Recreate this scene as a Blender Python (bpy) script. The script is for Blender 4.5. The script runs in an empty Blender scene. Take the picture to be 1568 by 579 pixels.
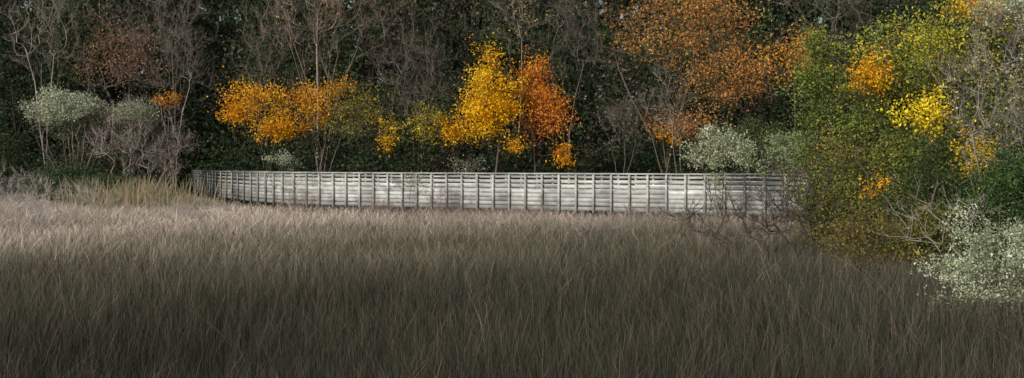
import bpy, math, numpy as np
from mathutils import Vector
rng = np.random.default_rng(11)
scene = bpy.context.scene
EYE = 2.9

# ------------------------------------------------------------------ helpers
class Buf:
    def __init__(s): s.v=[]; s.f=[]; s.c=[]; s.m=[]; s.n=0
    def add(s, V, F, C, mat=0):
        V=np.asarray(V,np.float32).reshape(-1,3); F=np.asarray(F,np.int64).reshape(-1,4)
        if len(V)==0: return
        C=np.asarray(C,np.float32)
        if C.ndim==1: C=np.tile(C,(len(V),1))
        s.v.append(V); s.f.append(F+s.n); s.c.append(C); s.m.append(np.full(len(F),mat,np.int32)); s.n+=len(V)
    def build(s, name, mats, parent=None, smooth=False):
        V=np.concatenate(s.v); F=np.concatenate(s.f); C=np.concatenate(s.c); M=np.concatenate(s.m)
        me=bpy.data.meshes.new(name+"_mesh")
        me.vertices.add(len(V)); me.vertices.foreach_set("co",V.ravel())
        me.loops.add(len(F)*4); me.loops.foreach_set("vertex_index",F.ravel().astype(np.int32))
        me.polygons.add(len(F)); me.polygons.foreach_set("loop_start",(np.arange(len(F))*4).astype(np.int32))
        me.polygons.foreach_set("material_index",M)
        if smooth: me.polygons.foreach_set("use_smooth",np.ones(len(F),bool))
        me.update(calc_edges=True)
        a=me.color_attributes.new("Col",'FLOAT_COLOR','POINT')
        a.data.foreach_set("color",np.concatenate([C,np.ones((len(C),1),np.float32)],1).ravel())
        for m in mats: me.materials.append(m)
        o=bpy.data.objects.new(name,me); scene.collection.objects.link(o)
        if parent: o.parent=parent
        return o

def unit(a): return a/np.maximum(np.linalg.norm(a,axis=-1,keepdims=True),1e-9)

def tubes(buf,P0,P1,R0,R1,C,sides=4,mat=0):
    P0=np.asarray(P0,float);P1=np.asarray(P1,float);n=len(P0)
    if n==0: return
    R0=np.asarray(R0,float);R1=np.asarray(R1,float)
    d=unit(P1-P0); ref=np.where(np.abs(d[:,2:3])<.9,np.array([[0,0,1.]]),np.array([[1.,0,0]]))
    u=unit(np.cross(d,ref)); w=np.cross(d,u)
    ang=np.arange(sides)*2*math.pi/sides
    ring=np.cos(ang)[None,:,None]*u[:,None]+np.sin(ang)[None,:,None]*w[:,None]
    A=P0[:,None]+ring*R0[:,None,None]; B=P1[:,None]+ring*R1[:,None,None]
    V=np.concatenate([A,B],1).reshape(-1,3)
    k=np.arange(sides); f=np.stack([k,(k+1)%sides,(k+1)%sides+sides,k+sides],1)
    F=(f[None]+(np.arange(n)*2*sides)[:,None,None]).reshape(-1,4)
    C=np.asarray(C,float)
    if C.ndim==1: C=np.tile(C,(n,1))
    buf.add(V,F,np.repeat(C,2*sides,0),mat)

def leaves(buf,P,size,C,mat=1,asp=.62,up=.3):
    n=len(P)
    if n==0: return
    nrm=unit(rng.normal(size=(n,3))+np.array([0,-.15,up]))
    a=unit(np.cross(nrm,rng.normal(size=(n,3)))); b=np.cross(nrm,a)
    s=(size*rng.uniform(.6,1.35,n))[:,None]
    fold=nrm*s*.18
    V=np.stack([P-a*s*.5,P+b*s*.5*asp+fold,P+a*s*.55,P-b*s*.5*asp+fold],1).reshape(-1,3)
    F=np.arange(n*4).reshape(-1,4)
    buf.add(V,F,np.repeat(C,4,0),mat)

def ell_pts(E,n,shell=.35):
    E=np.array([e[:6] for e in E],float); vol=np.prod(E[:,3:],1)**.8
    idx=rng.choice(len(E),n,p=vol/vol.sum())
    d=unit(rng.normal(size=(n,3))); r=rng.uniform(shell,1,n)**.6
    lob=1+.24*np.sin(d[:,0]*5+idx*2.1+d[:,2]*4)+.18*np.sin(d[:,2]*9+idx)
    return E[idx,:3]+d*E[idx,3:]*(r*lob)[:,None]

def skeleton(trunk,targets,seg=.5,jit=.12,downpen=1.2,droop=0.0):
    N=[np.array(t,float) for t in trunk]; par=[-1]+list(range(len(trunk)-1))
    arr=np.zeros((len(trunk)+len(targets)*14+10,3)); arr[:len(N)]=N; n=len(N)
    allow0=max(1,len(trunk)//3)
    depth=np.zeros(len(arr)); 
    for i in range(1,n): depth[i]=depth[i-1]+np.linalg.norm(arr[i]-arr[i-1])
    order=np.argsort(np.linalg.norm(targets-np.array(trunk[-1]),axis=1))
    for t in targets[order]:
        q=arr[allow0:n]; dv=t-q; dist=np.linalg.norm(dv,axis=1)
        cost=dist+downpen*np.maximum(0,.35*dist-dv[:,2])+.18*depth[allow0:n]
        j=int(np.argmin(cost))+allow0
        L=dist[j-allow0]
        if L<.05: continue
        k=min(12,max(1,int(math.ceil(L/seg))))
        p0=arr[j].copy(); pp=par[j]
        pd=unit(arr[j]-arr[pp]) if pp>=0 else np.array([0,0,1.])
        c=p0+pd*L*.35+np.array([0,0,.10*L]); prev=j
        for m in range(1,k+1):
            s=m/k
            p=(1-s)**2*p0+2*s*(1-s)*c+s*s*t
            if m<k: p=p+rng.normal(size=3)*jit*seg
            p[2]-=droop*s*s*L
            arr[n]=p; par.append(prev); depth[n]=depth[prev]+L/k; prev=n; n+=1
            if n>=len(arr)-2: break
        if n>=len(arr)-2: break
    P=arr[:n]; par=np.array(par[:n]); cnt=np.zeros(n)
    child=np.zeros(n,int)
    for i in range(n-1,0,-1):
        if child[i]==0: cnt[i]=1
        cnt[par[i]]+=cnt[i]; child[par[i]]+=1
    return P,par,np.maximum(cnt,1)

def pal(n,palette,clump=None,jit=.18):
    cols=np.array([p[:3] for p in palette],float); w=np.array([p[3] for p in palette],float)
    C=cols[rng.choice(len(cols),n,p=w/w.sum())]
    return np.clip(C*rng.uniform(1-jit,1+jit,(n,1))*rng.uniform(.93,1.07,(n,3)),0,1)

def foliage_from(buf,centers,per,sig,size,palette,mat=1,flat=.75,cvar=.35,asp=.62):
    n=len(centers); 
    if n==0: return
    k=np.repeat(np.arange(n),per)
    sg=sig*rng.uniform(.6,1.5,n)
    P=centers[k]+rng.normal(size=(len(k),3))*sg[k][:,None]*np.array([1.15,1,flat])
    cm=rng.uniform(1-cvar,1+cvar,n)
    base=pal(n,palette); own=pal(len(k),palette)
    C=(.7*base[k]+.3*own)*cm[k][:,None]
    P[:,2]=np.maximum(P[:,2],.15)
    leaves(buf,P,size,np.clip(C,0,.95),mat,asp)

def plant(name,trunk,crown,ntar,twig=.008,expo=.42,bark=(.13,.105,.09),seg=.5,leafsets=(),rmax=.3,shell=.35,jit=.10,droop=0,stems=None,downpen=1.2,fine=0,finelen=.35,keep=.35):
    buf=Buf()
    trunks=stems if stems else [trunk]
    allP=[]
    tg=ell_pts(crown,ntar,shell)
    if len(trunks)>1:
        tops=np.array([t[-1] for t in trunks],float)
        own=np.argmin(((tg[:,None,:]-tops[None])**2).sum(2)+rng.uniform(0,.3,(len(tg),len(tops))),1)
    else: own=np.zeros(len(tg),int)
    for ti,tr in enumerate(trunks):
        T=tg[own==ti]
        if len(T)==0: continue
        P,par,cnt=skeleton(tr,T,seg,jit,downpen,droop)
        R=np.minimum(twig*cnt**expo,rmax)
        i=np.arange(1,len(P)); 
        col=np.array(bark)[None]*rng.uniform(.8,1.2,(len(i),1))
        big=R[i]>.05
        r1=R[i]; r0=np.minimum(R[par[i]],R[i]*1.35)
        tubes(buf,P[par[i]][big],P[i][big],r0[big],r1[big],col[big],7)
        tubes(buf,P[par[i]][~big],P[i][~big],r0[~big],r1[~big]*.85,col[~big],3)
        ends=P[1:][cnt[1:]<=4]; allP.append(ends)
        if fine:
            e=P[1:][cnt[1:]<=6]; dirs=unit(P[1:]-P[par[1:]])[cnt[1:]<=6]
            k=np.repeat(np.arange(len(e)),fine)
            d=unit(dirs[k]+rng.normal(size=(len(k),3))*.42+np.array([0,0,.35]))
            L=rng.uniform(.3,1.1,(len(k),1))*finelen
            mid=e[k]+d*L*.5; end=mid+unit(d+rng.normal(size=d.shape)*.25+np.array([0,0,.15]))*L*.5
            cc=np.array(bark)[None]*rng.uniform(.8,1.35,(len(k),1))
            w=np.full(len(k),min(twig,.008)*.7)
            tubes(buf,e[k],mid,w,w*.8,cc,3); tubes(buf,mid,end,w*.8,w*.4,cc,3)
    ends=np.concatenate(allP)
    for (E,nc,per,sig,size,palette) in leafsets:
        if E is None: cen=ends[rng.choice(len(ends),nc)]
        else:
            want=ell_pts(E,nc,.2)
            j=np.array([np.argmin(((ends-w)**2).sum(1)) for w in want])
            cen=keep*ends[j]+(1-keep)*want
        foliage_from(buf,cen,int(per*1.25),sig,size*.87,palette)
    return buf.build(name,[bark_mat,leaf_mat])

# ------------------------------------------------------------------ materials
def new_mat(name):
    m=bpy.data.materials.new(name); m.use_nodes=True; nt=m.node_tree; nt.nodes.clear(); return m,nt
def attr_mat(name,rough=.8,trans=0,noise=0,nscale=6,bump=0,stretch=None,spec=.2):
    m,nt=new_mat(name); N=nt.nodes; L=nt.links
    out=N.new("ShaderNodeOutputMaterial"); b=N.new("ShaderNodeBsdfPrincipled")
    b.inputs["Roughness"].default_value=rough; b.inputs["Specular IOR Level"].default_value=spec
    at=N.new("ShaderNodeAttribute"); at.attribute_name="Col"; col=at.outputs["Color"]
    if noise:
        tc=N.new("ShaderNodeTexCoord"); mp=N.new("ShaderNodeMapping"); L.new(tc.outputs["Object"],mp.inputs[0])
        if stretch: mp.inputs["Scale"].default_value=stretch
        nz=N.new("ShaderNodeTexNoise"); nz.inputs["Scale"].default_value=nscale; nz.inputs["Detail"].default_value=6
        nz.inputs["Roughness"].default_value=.65
        L.new(mp.outputs[0],nz.inputs["Vector"])
        mr=N.new("ShaderNodeMapRange"); mr.inputs[1].default_value=.3; mr.inputs[2].default_value=.7
        mr.inputs[3].default_value=1-noise; mr.inputs[4].default_value=1+noise*.5
        L.new(nz.outputs[0],mr.inputs[0])
        mx=N.new("ShaderNodeVectorMath"); mx.operation='SCALE'; L.new(col,mx.inputs[0]); L.new(mr.outputs[0],mx.inputs["Scale"]); col=mx.outputs[0]
        if bump:
            bp=N.new("ShaderNodeBump"); bp.inputs["Strength"].default_value=bump; bp.inputs["Distance"].default_value=.02
            L.new(nz.outputs[0],bp.inputs["Height"]); L.new(bp.outputs[0],b.inputs["Normal"])
    L.new(col,b.inputs["Base Color"])
    if trans:
        t=N.new("ShaderNodeBsdfTranslucent"); L.new(col,t.inputs[0]); ms=N.new("ShaderNodeMixShader"); ms.inputs[0].default_value=trans
        L.new(b.outputs[0],ms.inputs[1]); L.new(t.outputs[0],ms.inputs[2]); L.new(ms.outputs[0],out.inputs[0])
    else: L.new(b.outputs[0],out.inputs[0])
    return m
leaf_mat=attr_mat("leaf",.65,.38)
bark_mat=attr_mat("bark",.9,0,.4,5)
reed_mat=attr_mat("reed_stem",.8,0,spec=.1)
wood_mat=attr_mat("weathered_painted_wood",.8,0,.5,1.9,.3,(1,1,2.0))

def ground_material():
    m,nt=new_mat("marsh_mud_and_leaf_litter"); N=nt.nodes;L=nt.links
    out=N.new("ShaderNodeOutputMaterial"); b=N.new("ShaderNodeBsdfPrincipled"); b.inputs["Roughness"].default_value=.9
    tc=N.new("ShaderNodeTexCoord"); nz=N.new("ShaderNodeTexNoise"); nz.inputs["Scale"].default_value=1.3; nz.inputs["Detail"].default_value=9
    L.new(tc.outputs["Object"],nz.inputs["Vector"])
    cr=N.new("ShaderNodeValToRGB"); cr.color_ramp.elements[0].position=.35; cr.color_ramp.elements[0].color=(.012,.010,.008,1)
    cr.color_ramp.elements[1].position=.7; cr.color_ramp.elements[1].color=(.040,.034,.024,1)
    L.new(nz.outputs[0],cr.inputs[0]); L.new(cr.outputs[0],b.inputs["Base Color"])
    bp=N.new("ShaderNodeBump"); bp.inputs["Strength"].default_value=.6; L.new(nz.outputs[0],bp.inputs["Height"]); L.new(bp.outputs[0],b.inputs["Normal"])
    L.new(b.outputs[0],out.inputs[0]); return m

# ------------------------------------------------------------------ ground
def shore(x): # far edge of the marsh
    return 62+np.clip((-x-9)*1.6,0,13)+1.2*np.sin(x*.23)
def ground_z(x,y):
    t=np.clip((y-(shore(x)-9))/10,0,1); t=t*t*(3-2*t)
    return t*.9+.05*np.sin(x*.9)*np.cos(y*.7)*t+np.clip((y-76)/50,0,1)**1.3*9.0
k=np.linspace(-1,1,201); gx=1500*np.sinh(k*4.5)/math.sinh(4.5); gy=gx+50
X,Y=np.meshgrid(gx,gy); Z=ground_z(X,Y)
V=np.stack([X,Y,Z],2).reshape(-1,3); n=len(gx)
i,j=np.meshgrid(np.arange(n-1),np.arange(n-1)); a=(j*n+i).ravel(); F=np.stack([a,a+1,a+n+1,a+n],1)
g=Buf(); g.add(V,F,np.array([.04,.035,.025])); g.build("ground",[ground_material()],smooth=True)

# ------------------------------------------------------------------ boardwalk
bw=bpy.data.objects.new("boardwalk",None); scene.collection.objects.link(bw)
parts={k:Buf() for k in ("posts","rail_boards","top_rail","deck_planks","side_beams","pilings")}
def box(buf,c,u,hl,hw,z0,z1,col,tilt=0):
    u=np.array(u);w=np.array([-u[1],u[0]]); V=[]
    for z in (z0,z1):
        for a,b in ((-1,-1),(1,-1),(1,1),(-1,1)):
            p=np.array(c)+u*hl*a+w*hw*b; V.append((p[0],p[1],z+tilt*a))
    buf.add(V,[[0,3,2,1],[4,5,6,7],[0,1,5,4],[1,2,6,5],[2,3,7,6],[3,0,4,7]],col)
def wcol(b=.5,g=.12):
    s=b*rng.uniform(1-g,1+g); t=rng.uniform(0,1)
    return np.array([s*(.93-.03*t),s*(.965),s*(1.02-.08*t)])
WALK=[(-20.9,75.0),(-15.9,61.6),(-12.3,54.0),(-10.2,50.9),(-7.6,48.65),(13.1,36.69)]
def off_line(pts,W):
    P=np.array(pts,float); out=[]
    d=unit(P[1:]-P[:-1]); nn=np.stack([-d[:,1],d[:,0]],1)
    for i in range(len(P)):
        if i==0: out.append(P[0]+nn[0]*W)
        elif i==len(P)-1: out.append(P[i]+nn[-1]*W)
        else:
            m=unit(nn[i-1]+nn[i]); out.append(P[i]+m*W/np.dot(m,nn[i]))
    return np.array(out)
near=np.array(WALK); far=off_line(WALK,1.9)
steps=[1.45,1.3,.95,.80,.72]; lights=[.50,.62,.85,.95,1.0]  # lights: wood colour factor per section, weaker light at left painted in
for line,s in ((near,1),(far,-1)):
    for q in range(len(line)-1):
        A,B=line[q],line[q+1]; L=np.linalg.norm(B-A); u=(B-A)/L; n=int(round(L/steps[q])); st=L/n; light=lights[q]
        w=np.array([-u[1],u[0]])
        for i in range(n+ (1 if q==len(line)-2 else 0)):
            p=A+u*(st*i+(.04 if i==0 else 0))
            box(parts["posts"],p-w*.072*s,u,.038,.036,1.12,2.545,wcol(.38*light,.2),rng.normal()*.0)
        for i in range(0,n,3):
            m=min(3,n-i); c=A+u*st*(i+m/2)
            panel=rng.uniform(.88,1.08)
            for (z0,z1,br) in ((1.365,1.509,.88),(1.514,1.662,.95),(1.667,1.817,1),(1.823,1.968,1.04),(2.03,2.150,1.04),(2.220,2.325,1),(2.41,2.475,.8)):
                dz=rng.normal()*.003
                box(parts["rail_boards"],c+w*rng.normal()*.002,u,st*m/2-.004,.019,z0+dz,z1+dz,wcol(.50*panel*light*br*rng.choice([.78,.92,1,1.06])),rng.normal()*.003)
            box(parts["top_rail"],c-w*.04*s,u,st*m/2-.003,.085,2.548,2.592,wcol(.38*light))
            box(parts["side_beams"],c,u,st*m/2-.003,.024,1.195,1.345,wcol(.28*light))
        for i in range(0,n,3):
            p=A+u*st*(i+.5)+w*.12*s
            tubes(parts["pilings"],[[p[0],p[1],-.5]],[[p[0],p[1],1.30]],[.11],[.10],np.array([.07,.06,.05]),10)
for q in range(len(near)-1):
    L=np.linalg.norm(near[q+1]-near[q]); m=int(L/.15)
    for i in range(m):
        a=near[q]+(near[q+1]-near[q])*(i+.5)/m; b=far[q]+(far[q+1]-far[q])*(i+.5)/m
        c=(a+b)/2; uu=unit(near[q+1]-near[q])
        box(parts["deck_planks"],c,uu,.068,.91,1.302,1.342+rng.uniform(0,.002),wcol(.3))
for k_,b_ in parts.items(): b_.build(k_,[wood_mat],bw)
def walk_y(x): return np.interp(x,near[:,0],near[:,1])

# ------------------------------------------------------------------ marsh grass (needlerush)
def field(x,y,s=1,ph=0):
    return (np.sin(x*.61*s+1.3+ph+.9*np.sin(y*.33*s))+np.sin(y*.83*s+x*.27*s+ph*2)+np.sin((x-y)*1.31*s+2.1+ph)*.6)/2.6
def reeds(name,n,dlo,dhi):
    d=dlo+(dhi-dlo)*rng.uniform(0,1,n)**1.25
    x=rng.uniform(-1,1,n)*(d*.50+3.5); y=d
    keep=(y<shore(x)-5)
    yl=walk_y(x)
    keep&=~((x>-21)&(x<13.2)&(y>yl-.25)&(y<yl+np.where(x<-8.5,4.8,2.6)))
    x=x[keep];y=y[keep];n=len(x)
    h=1.04+.09*field(x,y,.45)+.06*field(x,y,1.3,1)+.04*field(x,y,3.1,5)+rng.normal(size=n)*.11
    h+=.08*np.clip((y-(walk_y(x)-6))/5,0,1)*(x>-12)
    h*=np.where(rng.random(n)<.35,rng.uniform(.55,.95,n),1)
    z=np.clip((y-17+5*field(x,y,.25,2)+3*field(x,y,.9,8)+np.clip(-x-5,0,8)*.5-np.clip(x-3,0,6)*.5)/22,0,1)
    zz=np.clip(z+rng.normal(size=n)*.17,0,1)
    sg=(.085+.12*z)[:,None]
    lean=rng.normal(size=(n,2))*sg+np.stack([.09*field(x,y,.8,3)+.02+.06*field(x,y,2.9,4),.08*field(x,y,.8,5)],1)
    wild=rng.random(n)<.13; lean[wild]+=rng.normal(size=(wild.sum(),2))*.45
    wisp=rng.random(n)<.010; h[wisp]*=1.2; lean[wisp]+=rng.normal(size=(wisp.sum(),2))*.5
    hz=ground_z(x,y)
    w=np.maximum(.0020,.00020*y)*rng.uniform(.55,1.45,n)
    ang=rng.uniform(0,math.pi,n); wd=np.stack([np.cos(ang),np.sin(ang)*.6,0*ang],1)*w[:,None]
    base=np.stack([x,y,hz],1)
    bend=rng.normal(size=(n,2))*(.08+.10*z)[:,None]
    def at(t,q): return base+np.stack([(lean[:,0]*t+bend[:,0]*t*t)*h,(lean[:,1]*t+bend[:,1]*t*t)*h,h*q],1)
    p1=at(.45,.50); p2=at(.8,.79); p3=at(1.15,1.0)
    V=np.stack([base-wd,base+wd,p1-wd,p1+wd,p2-wd*.8,p2+wd*.8,p3-wd*.2,p3+wd*.2],1).reshape(-1,3)
    f=np.array([[0,1,3,2],[2,3,5,4],[4,5,7,6]]); F=(f[None]+(np.arange(n)*8)[:,None,None]).reshape(-1,4)
    # near stems darkened to paint foreground shade; bleached grass toward walk and left margin
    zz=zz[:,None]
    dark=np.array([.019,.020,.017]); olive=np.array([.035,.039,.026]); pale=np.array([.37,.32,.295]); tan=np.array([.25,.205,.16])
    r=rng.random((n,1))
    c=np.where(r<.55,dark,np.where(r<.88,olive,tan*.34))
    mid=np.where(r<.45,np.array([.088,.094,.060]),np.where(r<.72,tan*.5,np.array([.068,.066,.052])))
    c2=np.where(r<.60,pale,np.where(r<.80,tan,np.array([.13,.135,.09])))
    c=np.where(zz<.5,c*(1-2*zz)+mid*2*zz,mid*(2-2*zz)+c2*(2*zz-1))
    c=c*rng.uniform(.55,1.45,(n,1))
    c[wisp]=c[wisp]*1.4+np.array([.05,.042,.036])
    patch=(1+.22*field(x,y,.35,4)+.18*field(x,y,1.7,7))[:,None]; c=c*patch
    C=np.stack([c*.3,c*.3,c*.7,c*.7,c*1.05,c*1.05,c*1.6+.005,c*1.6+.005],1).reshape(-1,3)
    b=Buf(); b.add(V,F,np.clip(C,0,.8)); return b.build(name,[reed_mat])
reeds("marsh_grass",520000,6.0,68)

# ------------------------------------------------------------------ palettes
GREEN_D=[(.024,.046,.023,4),(.038,.063,.028,3),(.055,.070,.036,1.5)]
GREEN_M=[(.085,.13,.038,3),(.12,.165,.05,2),(.055,.09,.03,2)]
GREEN_L=[(.25,.32,.06,3),(.34,.37,.07,2),(.15,.21,.055,2)]
YEL=[(.90,.51,.012,4),(.88,.61,.025,3),(.80,.38,.010,2)]
YELGR=[(.66,.58,.05,3),(.44,.47,.07,3),(.74,.52,.02,2)]
ORG=[(.84,.33,.015,3),(.80,.43,.02,3),(.60,.22,.018,2)]
RED=[(.64,.23,.045,3),(.72,.31,.045,2),(.48,.16,.04,2)]
RUST=[(.42,.215,.08,3),(.50,.275,.085,3),(.28,.155,.07,2)]
OLIVE=[(.21,.19,.045,3),(.14,.15,.045,3),(.32,.26,.04,1.5)]
PALE=[(.42,.47,.35,3),(.58,.62,.49,3),(.25,.31,.19,2)]
GREY=[(.115,.112,.092,3),(.08,.085,.062,3),(.15,.14,.115,1)]
BROWNG=[(.11,.09,.065,2),(.075,.068,.048,2),(.05,.058,.036,2)]

# ------------------------------------------------------------------ woodland behind (one mass)
wb=Buf()
def mass_tree(x,y,h,cr,palette,size,nc,per,bark=(.055,.047,.04),low=.1):
    z0=float(ground_z(np.array(x),np.array(y)))
    top=np.array([x+rng.normal()*.8,y+rng.normal()*.5,z0+h*.9])
    pts=[np.array([x,y,z0-.2])]
    for t in (.2,.4,.6,.8,1): pts.append(pts[0]*(1-t)+top*t+rng.normal(size=3)*.15)
    R=np.array([.13,.11,.10,.08,.05,.02])*h/12
    tubes(wb,pts[:-1],pts[1:],R[:-1],R[1:],np.array(bark),6,0)
    zb=z0+h*low
    dd=unit(rng.normal(size=(nc,3))); rr=rng.uniform(.3,1,nc)**.5
    cz=(z0+h+zb)/2; rz=(z0+h-zb)/2
    cen=np.array([x,y,cz])+dd*rr[:,None]*np.array([cr,cr,rz])
    k=rng.integers(1,6,nc); s=np.array(pts)[k]; s[:,2]=np.minimum(s[:,2],cen[:,2]-.2)
    mid=(s+cen)/2+rng.normal(size=cen.shape)*.2
    tubes(wb,s,mid,np.full(nc,.03),np.full(nc,.02),np.array(bark)*1.3,3,0)
    tubes(wb,mid,cen,np.full(nc,.02),np.full(nc,.01),np.array(bark)*1.3,3,0)
    foliage_from(wb,cen,per,.45,size,palette,cvar=.45)
rows=[(63,7.5,28,2.3,34,44,.20,.04),(68,12,26,2.8,50,50,.235,.06),(76,16.5,24,3.6,62,50,.30,.08),(88,22,22,4.8,64,48,.46,.05),(103,26,20,6.5,64,48,.75,.02),(118,28,20,7.5,60,46,1.0,.02)]
for row,(yy,h,cnt,cr,nc,per,sz,low) in enumerate(rows):
    span=yy*.54+8
    for q in range(cnt):
        x=-span+2*span*(q+rng.uniform(.1,.9))/cnt
        y=yy+rng.uniform(-2.5,2.5)
        if x<-9: y=max(y,float(shore(np.array(x)))+1+row*3)
        r=rng.random()
        p=GREEN_D
        left=x<-y*.22  # left trees get more grey and brown leaves, painting in haze
        if r<(.26 if left else .04) and row<4: p=GREY
        elif (r<.12 or (left and r<.42)) and row<4: p=BROWNG
        elif r<.50: p=[(.052,.085,.038,2),(.07,.102,.042,2)]
        mass_tree(x,y,h*rng.uniform(.85,1.15),cr*rng.uniform(.8,1.2),p,sz,nc,per,low=low)
for q in range(230):
    x=rng.uniform(-44,40); sy=float(shore(np.array(x)))
    y=sy+rng.uniform(-7,3); hh=rng.uniform(1.6,4.2)
    if x<-10 and y<float(walk_y(np.array(x)))+5 and x>-22: y=float(walk_y(np.array(x)))+6
    z0=float(ground_z(np.array(x),np.array(y)))
    cen=np.array([x,y,z0+hh*.5])+unit(rng.normal(size=(14,3)))*np.array([1.5,1,hh*.5])
    foliage_from(wb,cen,40,.36,.18,GREEN_D if rng.random()<.75 else BROWNG,cvar=.4)
for q in range(110):
    x=rng.uniform(-55,55); y=rng.uniform(76,100); z0=float(ground_z(np.array(x),np.array(y))); hh=rng.uniform(3,6)
    cen=np.array([x,y,z0+hh*.5])+unit(rng.normal(size=(14,3)))*np.array([2.6,1.5,hh*.5])
    foliage_from(wb,cen,32,.6,.42,GREEN_D,cvar=.4)
wb.build("woodland_trees",[bark_mat,leaf_mat])

# ------------------------------------------------------------------ individual autumn trees
def tr(x,y,z1,x1=None,n=5,wob=.12):
    x1=x if x1 is None else x1; z0=float(ground_z(np.array(x),np.array(y)))-.2
    return [(x+(x1-x)*t+rng.normal()*wob*(0<t<1),y+rng.normal()*wob*(0<t<1),z0+(z1-z0)*t) for t in np.linspace(0,1,n)]
def multi(x,y,n,spread,z,z0=None,sy=.6):
    z0=float(ground_z(np.array(x),np.array(y)))-.2; out=[]
    for q in range(n):
        dx=spread*(-1+2*(q+.5)/n+rng.uniform(-.15,.15)); dy=rng.uniform(-1,1)*spread*sy; zz=z*rng.uniform(.85,1.12)
        wv=rng.normal(size=(3,2))*.10
        out.append([(x,y,z0),(x+dx*.08+wv[0,0],y+dy*.08+wv[0,1],z0+(zz-z0)*.25),(x+dx*.3+wv[1,0],y+dy*.3+wv[1,1],z0+(zz-z0)*.55),(x+dx*.65+wv[2,0],y+dy*.65+wv[2,1],z0+(zz-z0)*.8),(x+dx,y+dy,zz)])
    return out
plant("orange_maple_tree",None,[(-11.6,55.8,5.9,2.5,1.7,1.1),(-9.2,55.8,5.8,1.5,1.3,1.2),(-12.9,56,4.9,.9,.8,.8),(-7.0,55,5.2,1.3,1.2,1.6),(-11,56,4.5,.9,.8,.6)],190,twig=.009,
   stems=multi(-9.3,56.4,4,1.7,5.0),
   leafsets=[([(-12.4,55.8,6.2,2.2,1.6,.75),(-9.8,55.8,6.1,1.2,1.3,.9)],105,24,.28,.13,ORG+[(.84,.50,.02,3)]),
             ([(-11.4,55.8,4.75,1.1,.7,.7),(-13.5,56,5.4,.8,.6,.5)],76,26,.22,.13,YEL+ORG),
             ([(-9.4,55.6,5.1,1.2,1,.7)],26,16,.28,.12,OLIVE+ORG),
             ([(-7.4,55,5.5,1.4,1.2,1.3)],62,18,.3,.12,OLIVE+[(.5,.34,.02,2)]),
             ([(-8.0,55,6.7,.9,.8,.5)],18,18,.25,.12,ORG+OLIVE),
             ([(-5.9,54.6,4.3,.5,.4,.9)],28,20,.2,.12,YEL+OLIVE)])
plant("yellow_maple_tree",tr(-.9,54.6,5.4,-.7),[(-1.0,54,6.6,1.2,1.1,2.0),(-1.3,54,5.2,1.7,1.2,1.1),(-3.9,54,4.9,1.1,1.0,1.1)],150,twig=.009,
   leafsets=[([(-1.1,54,7.7,.6,.6,.9),(-1.0,54,6.5,1.15,1.0,1.0),(-.9,54,5.6,1.5,1.1,.8)],145,28,.25,.13,YEL),
             ([(-1.6,53.8,4.7,1.6,1.0,.7)],55,22,.27,.13,YEL+[(.78,.42,.01,4)]),
             ([(-4.0,54,4.8,1.2,1.0,1.2)],66,18,.28,.12,OLIVE+[(.74,.52,.02,3)]),
             ([(-2.9,54,4.3,.6,.5,.8)],24,18,.22,.12,YEL+ORG),
             ([(.4,53.6,3.6,.5,.4,.5)],14,18,.2,.12,ORG+YEL)])
plant("red_maple_tree",tr(1.2,55.4,5.4,1.1),[(1.3,54.8,6.7,1.1,1.1,1.7),(1.7,54.6,5.2,1.3,1.0,1.2),(2.4,54,3.6,.4,.4,.8)],110,twig=.009,
   leafsets=[([(1.1,54.8,7.1,.9,.9,1.2),(1.5,54.8,6.2,1.2,1,.7)],82,26,.27,.13,RED+ORG),([(1.8,54.6,5.1,1.2,1.0,1.1)],62,24,.27,.13,RED),
             ([(2.4,54,3.4,.35,.35,.7)],22,20,.18,.12,ORG)])
plant("rust_oak_tree",None,[(8.8,58,10.2,4.2,2.5,2.6),(10.6,57.5,7.4,2.6,2,1.8),(8.6,57,5.4,2.0,1.5,1.1),(5.6,58,10.2,1.8,1.5,1.5)],360,twig=.008,bark=(.15,.12,.10),fine=2,finelen=.5,
   stems=multi(7.9,58.5,4,2.6,8.0),
   leafsets=[([(8.9,57.6,10.2,4.0,2.3,2.2)],210,24,.38,.15,RUST+[(.52,.28,.07,3)]),([(11,57.2,7.4,2.6,1.8,1.5)],130,24,.34,.14,RUST+[(.58,.30,.06,2)]),
             ([(8.7,56.6,4.9,2.0,1.4,.8)],64,20,.3,.14,RUST),([(7.2,56,3.9,.7,.5,.4)],10,14,.2,.13,ORG)])
plant("orange_sweetgum_tree",tr(12.4,50,6.6,12.3),[(12.3,50,7.8,1.3,1,1.1)],70,
   leafsets=[(None,60,18,.3,.13,ORG+RUST)])
plant("rust_oak_tree.001",tr(-25.8,73,6.5,-25.4),[(-25.2,72,10.5,3.2,2,3.4)],240,twig=.008,bark=(.20,.17,.15),fine=3,finelen=.6,
   leafsets=[([(-24.6,71.5,9.9,2.6,1.5,2.1)],120,15,.42,.16,[(.29,.17,.10,3),(.32,.20,.13,2)])])
def bare(name,x,y,zt,crown,n=220,col=(.22,.19,.17),twig=.007,leaf=(),fl=.9,ns=4,sp=1.2):
    return plant(name,None,crown,n,twig=twig,bark=col,fine=4,finelen=fl,leafsets=leaf,shell=.15,jit=.09,stems=multi(x,y,ns,sp,zt),downpen=2)
bare("bare_tree",-10.2,61,10,[(-9.8,61,12.2,3.4,2,3.6)],360,(.27,.22,.19),leaf=[(None,60,6,.3,.14,RUST)],ns=6,sp=2.2)
bare("bare_tree.001",-28.6,70,9.5,[(-28.4,70,12,2.6,1.5,4)],240,(.26,.235,.21),twig=.0085)
bare("bare_tree.002",.2,61,9.5,[(.4,61,12.5,1.6,1.4,3.6)],140,(.21,.18,.155),leaf=[(None,30,5,.3,.14,YEL)],ns=2,sp=.6)
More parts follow.
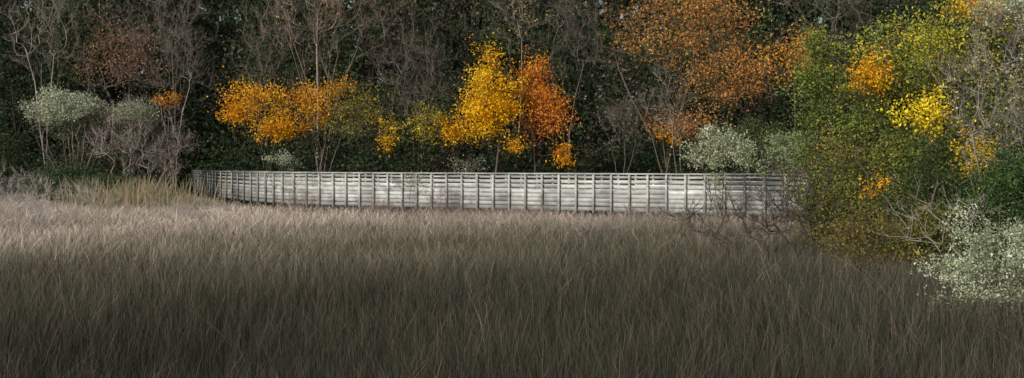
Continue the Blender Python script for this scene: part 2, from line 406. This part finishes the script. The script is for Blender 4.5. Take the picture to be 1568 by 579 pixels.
bare("bare_tree.003",-4.9,59.5,6.5,[(-4.9,59.5,8,1.8,1.3,2.6)],190,(.16,.14,.125))
bare("bare_tree.004",-21.0,71,7.0,[(-20.8,71,10,2.2,1.4,2.8)],190,(.20,.18,.16),ns=5,sp=1.6)
bare("bare_tree.005",-14.5,68,6.5,[(-14.6,68,9.3,2,1.3,3)],150,(.15,.13,.115))
bare("bare_tree.006",5.0,52.5,4,[(5.2,52.5,5.0,1.2,.9,1.5)],130,(.14,.12,.105),.0065,fl=.6)
bare("bare_tree.007",7.2,50.0,5.0,[(6.9,50,5.6,1.1,.8,1.5)],80,(.20,.17,.145),.008,ns=2,sp=.5,fl=.6)
bare("bare_tree.008",3.0,60.5,8.0,[(3.2,60.5,10.5,1.8,1.3,3)],150,(.15,.13,.115))
bare("bare_tree.009",17.0,62,8.5,[(17,62,11.5,2.4,1.6,3.4)],180,(.17,.145,.13))
bare("bare_tree.010",-15.5,77,9.5,[(-15.2,77,13.4,3,1.6,4)],220,(.18,.16,.14),ns=5,sp=1.8)
bare("bare_tree.011",-22.5,76,9.5,[(-22.4,76,14,3,1.6,4)],200,(.19,.165,.15),ns=5,sp=1.8)

# ------------------------------------------------------------------ shrubs
def fan(x,y,n,spread,z,zb=0,sy=.5):
    z0=float(ground_z(np.array(x),np.array(y)))
    out=[]
    for q in range(n):
        dx=rng.uniform(-1,1)*spread; dy=rng.uniform(-1,1)*spread*sy; zz=z*rng.uniform(.8,1.1)
        out.append([(x+dx*.1,y+dy*.1,z0-.1),(x+dx*.28,y+dy*.28,z0+zz*.35),(x+dx*.6,y+dy*.6,z0+zz*.7),(x+dx,y+dy,z0+zz)])
    return out
plant("groundsel_bush",None,[(-23.9,62,5.8,2.2,1.3,.9)],280,twig=.008,bark=(.29,.26,.24),stems=fan(-23.8,62,22,1.7,3.6),fine=5,
   leafsets=[([(-23.9,61.7,6.0,2.1,1.2,.85)],280,28,.2,.115,PALE),([(-23.9,61.9,4.9,1.7,1.1,.7)],120,16,.22,.10,[(.18,.22,.14,3),(.24,.28,.19,2)])])
plant("groundsel_bush.001",None,[(-19.8,60,5.6,1.2,.9,.8),(-18.9,60,3.9,2.0,1.4,1.7),(-21.2,60,4.2,1.1,.9,1.2)],340,twig=.008,bark=(.31,.27,.26),stems=fan(-19.3,60,20,1.7,2.4),fine=6,finelen=.55,
   leafsets=[([(-19.8,60,5.7,1.1,.8,.6)],90,22,.2,.10,[(.30,.35,.24,2),(.40,.43,.32,2)]),(None,190,14,.26,.10,GREY+[(.27,.28,.22,3)])])
plant("orange_sapling",tr(-18.9,63,5.4),[(-18.9,63,6.5,.7,.6,.5)],30,leafsets=[(None,26,16,.18,.12,RUST+ORG)])
for q,(x,y,zc,rx,rz) in enumerate([(-27.2,59,3.6,2.4,2.6),(-22.5,57.5,1.9,1.9,1.0),(-19.8,56,1.6,1.6,.9),(-31,60,4.5,2.2,3.2)]):
    plant("wax_myrtle_shrub"+("" if q==0 else ".%03d"%q),None,[(x,y,zc,rx,1.4,rz)],90,stems=fan(x,y,5,1,zc*.7),twig=.012,bark=(.1,.08,.07),
      leafsets=[([(x,y,zc,rx,1.4,rz)],180,30,.3,.13,[(.05,.09,.04,3),(.07,.105,.045,2)])])
def drybrush(name,x,y,rx,h,n,col,st=10,leaf=()):
    plant(name,None,[(x,y,h*.72,rx,rx*.6,h*.30)],n,twig=.004,bark=col,stems=fan(x,y,st,rx*.6,h*.45),fine=6,finelen=.4,seg=.3,leafsets=leaf)
q=0
for (x,y,rx,h,col) in [(-15.8,37,2.0,1.8,(.42,.38,.37)),(-19.4,43,2.2,2.2,(.44,.40,.39)),(-14,46,1.4,1.5,(.42,.37,.35)),(-18.8,49,2.2,2.2,(.42,.38,.36)),(-12.2,42,1.2,1.3,(.36,.31,.29)),(-22,50,2.2,2.8,(.40,.37,.36)),
                       (-8.3,45,.9,1.9,(.26,.21,.19)),(-2.6,42.6,1.3,2.0,(.26,.21,.20)),(.6,41.5,1.1,1.4,(.34,.29,.27)),(-5,44,1,1.5,(.32,.27,.25)),(4.5,38,1.2,1.5,(.28,.23,.22)),(2.4,33,1.3,1.3,(.36,.31,.29)),(-1.5,36,1.5,1.3,(.36,.32,.30))]:
    drybrush("dry_marsh_shrub"+("" if q==0 else ".%03d"%q),x,y,rx,h,110,col); q+=1
cg=Buf(); n=900; x=rng.normal(size=n)*1.6-17.8; y=rng.normal(size=n)*1.2+54; h=rng.uniform(1.3,2.5,n); w=rng.uniform(.010,.020,n)
lx=rng.normal(size=n)*.25; ly=rng.normal(size=n)*.2; B=np.stack([x,y,0*x],1); W=np.stack([w,0*w,0*w],1)
M=B+np.stack([lx*h*.35,ly*h*.35,h*.6],1); T=B+np.stack([lx*h,ly*h,h],1)
V=np.stack([B-W,B+W,M-W,M+W,T-W*.2,T+W*.2],1).reshape(-1,3); F=(np.array([[0,1,3,2],[2,3,5,4]])[None]+(np.arange(n)*6)[:,None,None]).reshape(-1,4)
cg.add(V,F,np.repeat(pal(n,[(.25,.205,.14,3),(.18,.16,.10,2),(.12,.135,.07,2)]),6,0)); cg.build("cordgrass",[reed_mat])
plant("sea_myrtle_shrub",None,[(-11.4,57.2,3.2,.7,.5,.4)],40,twig=.006,stems=fan(-11.4,57.2,5,.3,1.9),leafsets=[(None,50,16,.12,.08,PALE)])
plant("sea_myrtle_shrub.001",None,[(-3.9,44.2,2.3,.6,.4,.3)],40,twig=.005,stems=fan(-3.9,44.2,5,.3,1.5),fine=2,leafsets=[(None,30,12,.13,.07,PALE)])
plant("sea_myrtle_shrub.002",None,[(-2.0,50,2.9,.9,.5,.4)],50,twig=.006,stems=fan(-2,50,5,.3,1.9),fine=2,leafsets=[(None,30,12,.14,.08,GREY+PALE)])
plant("sea_myrtle_shrub.003",None,[(7.0,38.2,3.4,1.1,.7,.7)],110,twig=.006,stems=fan(7,38.2,8,.6,2.3),fine=2,leafsets=[(None,190,22,.13,.085,[(.38,.44,.28,3),(.50,.54,.40,2)])])
plant("sea_myrtle_shrub.004",None,[(9.0,36,3.2,1.2,.8,.75)],130,twig=.006,stems=fan(9.0,36,8,.7,2.2),fine=2,leafsets=[(None,210,22,.14,.08,[(.22,.30,.16,3),(.34,.39,.24,2)])])
plant("sea_myrtle_shrub.005",None,[(9.6,45.5,4.0,1.5,1,.9)],90,stems=fan(9.6,45.5,6,.8,2.5),leafsets=[(None,130,22,.18,.1,GREEN_M)])

# ------------------------------------------------------------------ near thicket on the right
plant("bare_arching_shrub",None,[(5.7,27,1.7,1.9,.9,.75),(7,27.2,2.2,1.0,.8,.8)],240,twig=.0085,bark=(.10,.082,.075),seg=.3,
   stems=[[(7.0,27,-.1),(6.6,26.9,.5),(6.0,26.8,.95),(5.2,26.7,1.25)],[(7.1,27,-.1),(6.8,27,.7),(6.2,27,1.5)],[(7.2,27,-.1),(7.1,27,1),(7,27,1.9)],[(6.9,26.8,-.1),(6.4,26.6,.4),(5.6,26.4,.8),(4.7,26.3,1.35)]],fine=5,finelen=.4)
plant("willow_tree",tr(8.2,30,3.0,8.1),[(8.05,30,4.7,.65,.7,1.7),(8.3,30,2.6,.95,.9,1.4)],170,twig=.008,
   leafsets=[([(8.1,30,4.9,.62,.7,1.6)],170,32,.17,.075,GREEN_M+GREEN_L),([(8.3,29.8,2.6,.95,.9,1.4)],220,32,.2,.075,GREEN_M+GREEN_L),([(8.0,30,6.0,.4,.4,.5)],30,26,.14,.075,GREEN_L)])
plant("yellow_green_tree",tr(10.4,29,4.2,10.5),[(9.9,28.5,5.8,1.8,1.4,.9),(12.2,28.5,6.6,1.9,1.5,1.1),(9,28.3,5.0,.8,.8,.7)],260,twig=.007,
   leafsets=[([(10.1,28.5,5.9,1.6,1.3,.8),(12.2,28.4,6.8,1.8,1.4,1.0)],300,30,.22,.072,GREEN_L+YELGR+[(.30,.38,.07,5)]),
             ([(12.2,28,7.0,1.5,1,.6),(11.3,27.6,6.9,.8,.6,.4)],90,26,.2,.08,YEL+ORG+[(.9,.72,.05,4)]),
             ([(8.6,27.6,5.1,.45,.4,.6)],40,22,.16,.08,ORG+YEL),([(10.3,28.5,4.9,2.0,1.3,.9)],240,28,.22,.075,GREEN_L+GREEN_M+OLIVE)])
plant("yellow_maple_tree.001",tr(9.5,25.5,3.2,9.3),[(9.0,25,4.1,.7,.5,.55),(9.9,25,3.2,.8,.5,.7)],90,twig=.005,
   leafsets=[([(9.0,24.8,4.1,.65,.4,.5)],48,20,.14,.075,[(.90,.70,.03,3),(.84,.58,.03,2)]),([(9.9,24.5,3.1,.7,.4,.65)],46,14,.15,.07,YELGR+YEL)])
plant("orange_sapling.001",tr(7.9,25.3,2.4),[(7.9,25,2.5,.4,.3,.5),(7.4,25.5,3.4,.6,.4,.5)],50,twig=.005,
   leafsets=[([(7.95,24.8,2.45,.25,.2,.25)],14,14,.1,.075,ORG+YEL),([(7.3,25.5,3.3,.55,.4,.5)],26,14,.16,.065,RUST+OLIVE+GREEN_L)])
plant("oak_thicket_tree",None,[(10.2,30,3.4,2.2,1.6,2.3),(12.5,29,3.5,1.8,1.6,2.8)],260,twig=.008,stems=multi(10.8,30.3,5,1.8,3.6),
   leafsets=[(None,380,30,.28,.09,GREEN_M+OLIVE),(None,240,26,.28,.09,GREEN_D+GREEN_M),([(9.6,28.6,3.9,1.5,.8,.9)],120,24,.24,.08,GREEN_L+GREEN_M)])
plant("scrub_oak_tree",None,[(9.6,27,2.4,1.7,1.2,1.8),(11.2,26,2.6,1.3,1.2,2.2)],240,twig=.007,stems=multi(9.9,26.8,5,1.3,2.6),
   leafsets=[(None,420,28,.24,.08,GREEN_M+GREEN_M+OLIVE),([(8.6,26,2.7,.9,.5,1.0)],100,22,.22,.075,GREEN_M+OLIVE+GREEN_L),([(9.6,25.8,3.0,1.1,.5,.7)],90,22,.2,.075,GREEN_L+GREEN_M)])
plant("bare_gray_shrub",None,[(9.9,23,4.5,1.2,.9,1.5)],260,twig=.0045,bark=(.28,.25,.235),stems=fan(9.8,23,12,.9,3.2),fine=5,finelen=.4,leafsets=[(None,110,8,.14,.05,PALE+YELGR)])
plant("groundsel_bush.002",None,[(10.3,22.5,6.0,1.0,.7,.6)],110,twig=.005,bark=(.3,.26,.24),stems=fan(10.3,22.5,5,.5,4.9),fine=2,leafsets=[(None,170,22,.13,.055,PALE)])
for q,(x,y,zc,rx,rz,P_) in enumerate([(9.3,21.3,2.4,.9,.85,[(.06,.12,.04,3),(.09,.15,.05,2)]),(8.9,24,2.2,1.1,1.1,GREEN_M+GREEN_D),(10.3,22,1.4,1.6,1.3,GREEN_D+GREEN_M),(8.0,27,1.9,1.0,1.2,GREEN_M+OLIVE),(8.6,22.5,1.2,1.0,.9,GREEN_M+OLIVE)]):
    plant("wax_myrtle_shrub.%03d"%(q+4),None,[(x,y,zc,rx,rx*.8,rz)],90,twig=.006,bark=(.1,.085,.07),stems=fan(x,y,5,rx*.5,zc*.7),leafsets=[(None,230,28,.15,.07,P_)])
plant("autumn_brown_shrub",None,[(7.3,23,1.4,1.2,.8,.75)],150,twig=.004,bark=(.12,.09,.07),stems=fan(7.3,23,7,.8,.9),fine=3,finelen=.3,
   leafsets=[(None,210,16,.16,.055,[(.20,.16,.045,3),(.13,.13,.045,3),(.30,.24,.04,1.5),(.20,.12,.04,1)])])
plant("dead_branches_shrub",None,[(8.0,21,1.9,1.0,.6,.6)],90,twig=.005,bark=(.30,.28,.25),stems=fan(8.4,21,5,.8,1.4),fine=3,finelen=.3)
plant("groundsel_bush.003",None,[(7.3,17,1.3,1.0,.75,.78),(7.9,17,1.65,.6,.6,.5)],230,twig=.004,bark=(.22,.19,.16),seg=.3,stems=fan(7.3,17,10,.7,.8),fine=2,finelen=.2,
   leafsets=[(None,560,30,.085,.042,[(.46,.54,.37,3),(.68,.71,.58,2),(.22,.30,.16,3)])])

# ------------------------------------------------------------------ light, sky, camera
S=Vector((-.66,-.68,.44)).normalized()
sun=bpy.data.lights.new("sun",'SUN'); sun.energy=3.8; sun.angle=math.radians(7); sun.color=(1,.90,.75)
so=bpy.data.objects.new("sun",sun); scene.collection.objects.link(so); so.rotation_euler=(-S).to_track_quat('-Z','Y').to_euler()
w=bpy.data.worlds.new("World"); scene.world=w; w.use_nodes=True; nt=w.node_tree; nt.nodes.clear()
sk=nt.nodes.new("ShaderNodeTexSky"); sk.sky_type='NISHITA'; sk.sun_disc=False; sk.sun_elevation=math.asin(S.z); sk.sun_rotation=math.atan2(S.x,S.y); sk.dust_density=3
hs=nt.nodes.new("ShaderNodeHueSaturation"); hs.inputs["Saturation"].default_value=.5
bg=nt.nodes.new("ShaderNodeBackground"); bg.inputs[1].default_value=.09; wo=nt.nodes.new("ShaderNodeOutputWorld")
nt.links.new(sk.outputs[0],hs.inputs["Color"]); nt.links.new(hs.outputs[0],bg.inputs[0]); nt.links.new(bg.outputs[0],wo.inputs[0])
cam=bpy.data.cameras.new("camera"); co=bpy.data.objects.new("camera",cam); scene.collection.objects.link(co)
cam.sensor_fit='HORIZONTAL'; cam.angle=2*math.atan(784/1750); cam.clip_end=5000
co.location=(0,0,EYE); co.rotation_euler=(math.radians(90-1.195),0,0); scene.camera=co
scene.view_settings.view_transform='Standard'; scene.view_settings.look='None'; scene.view_settings.exposure=0
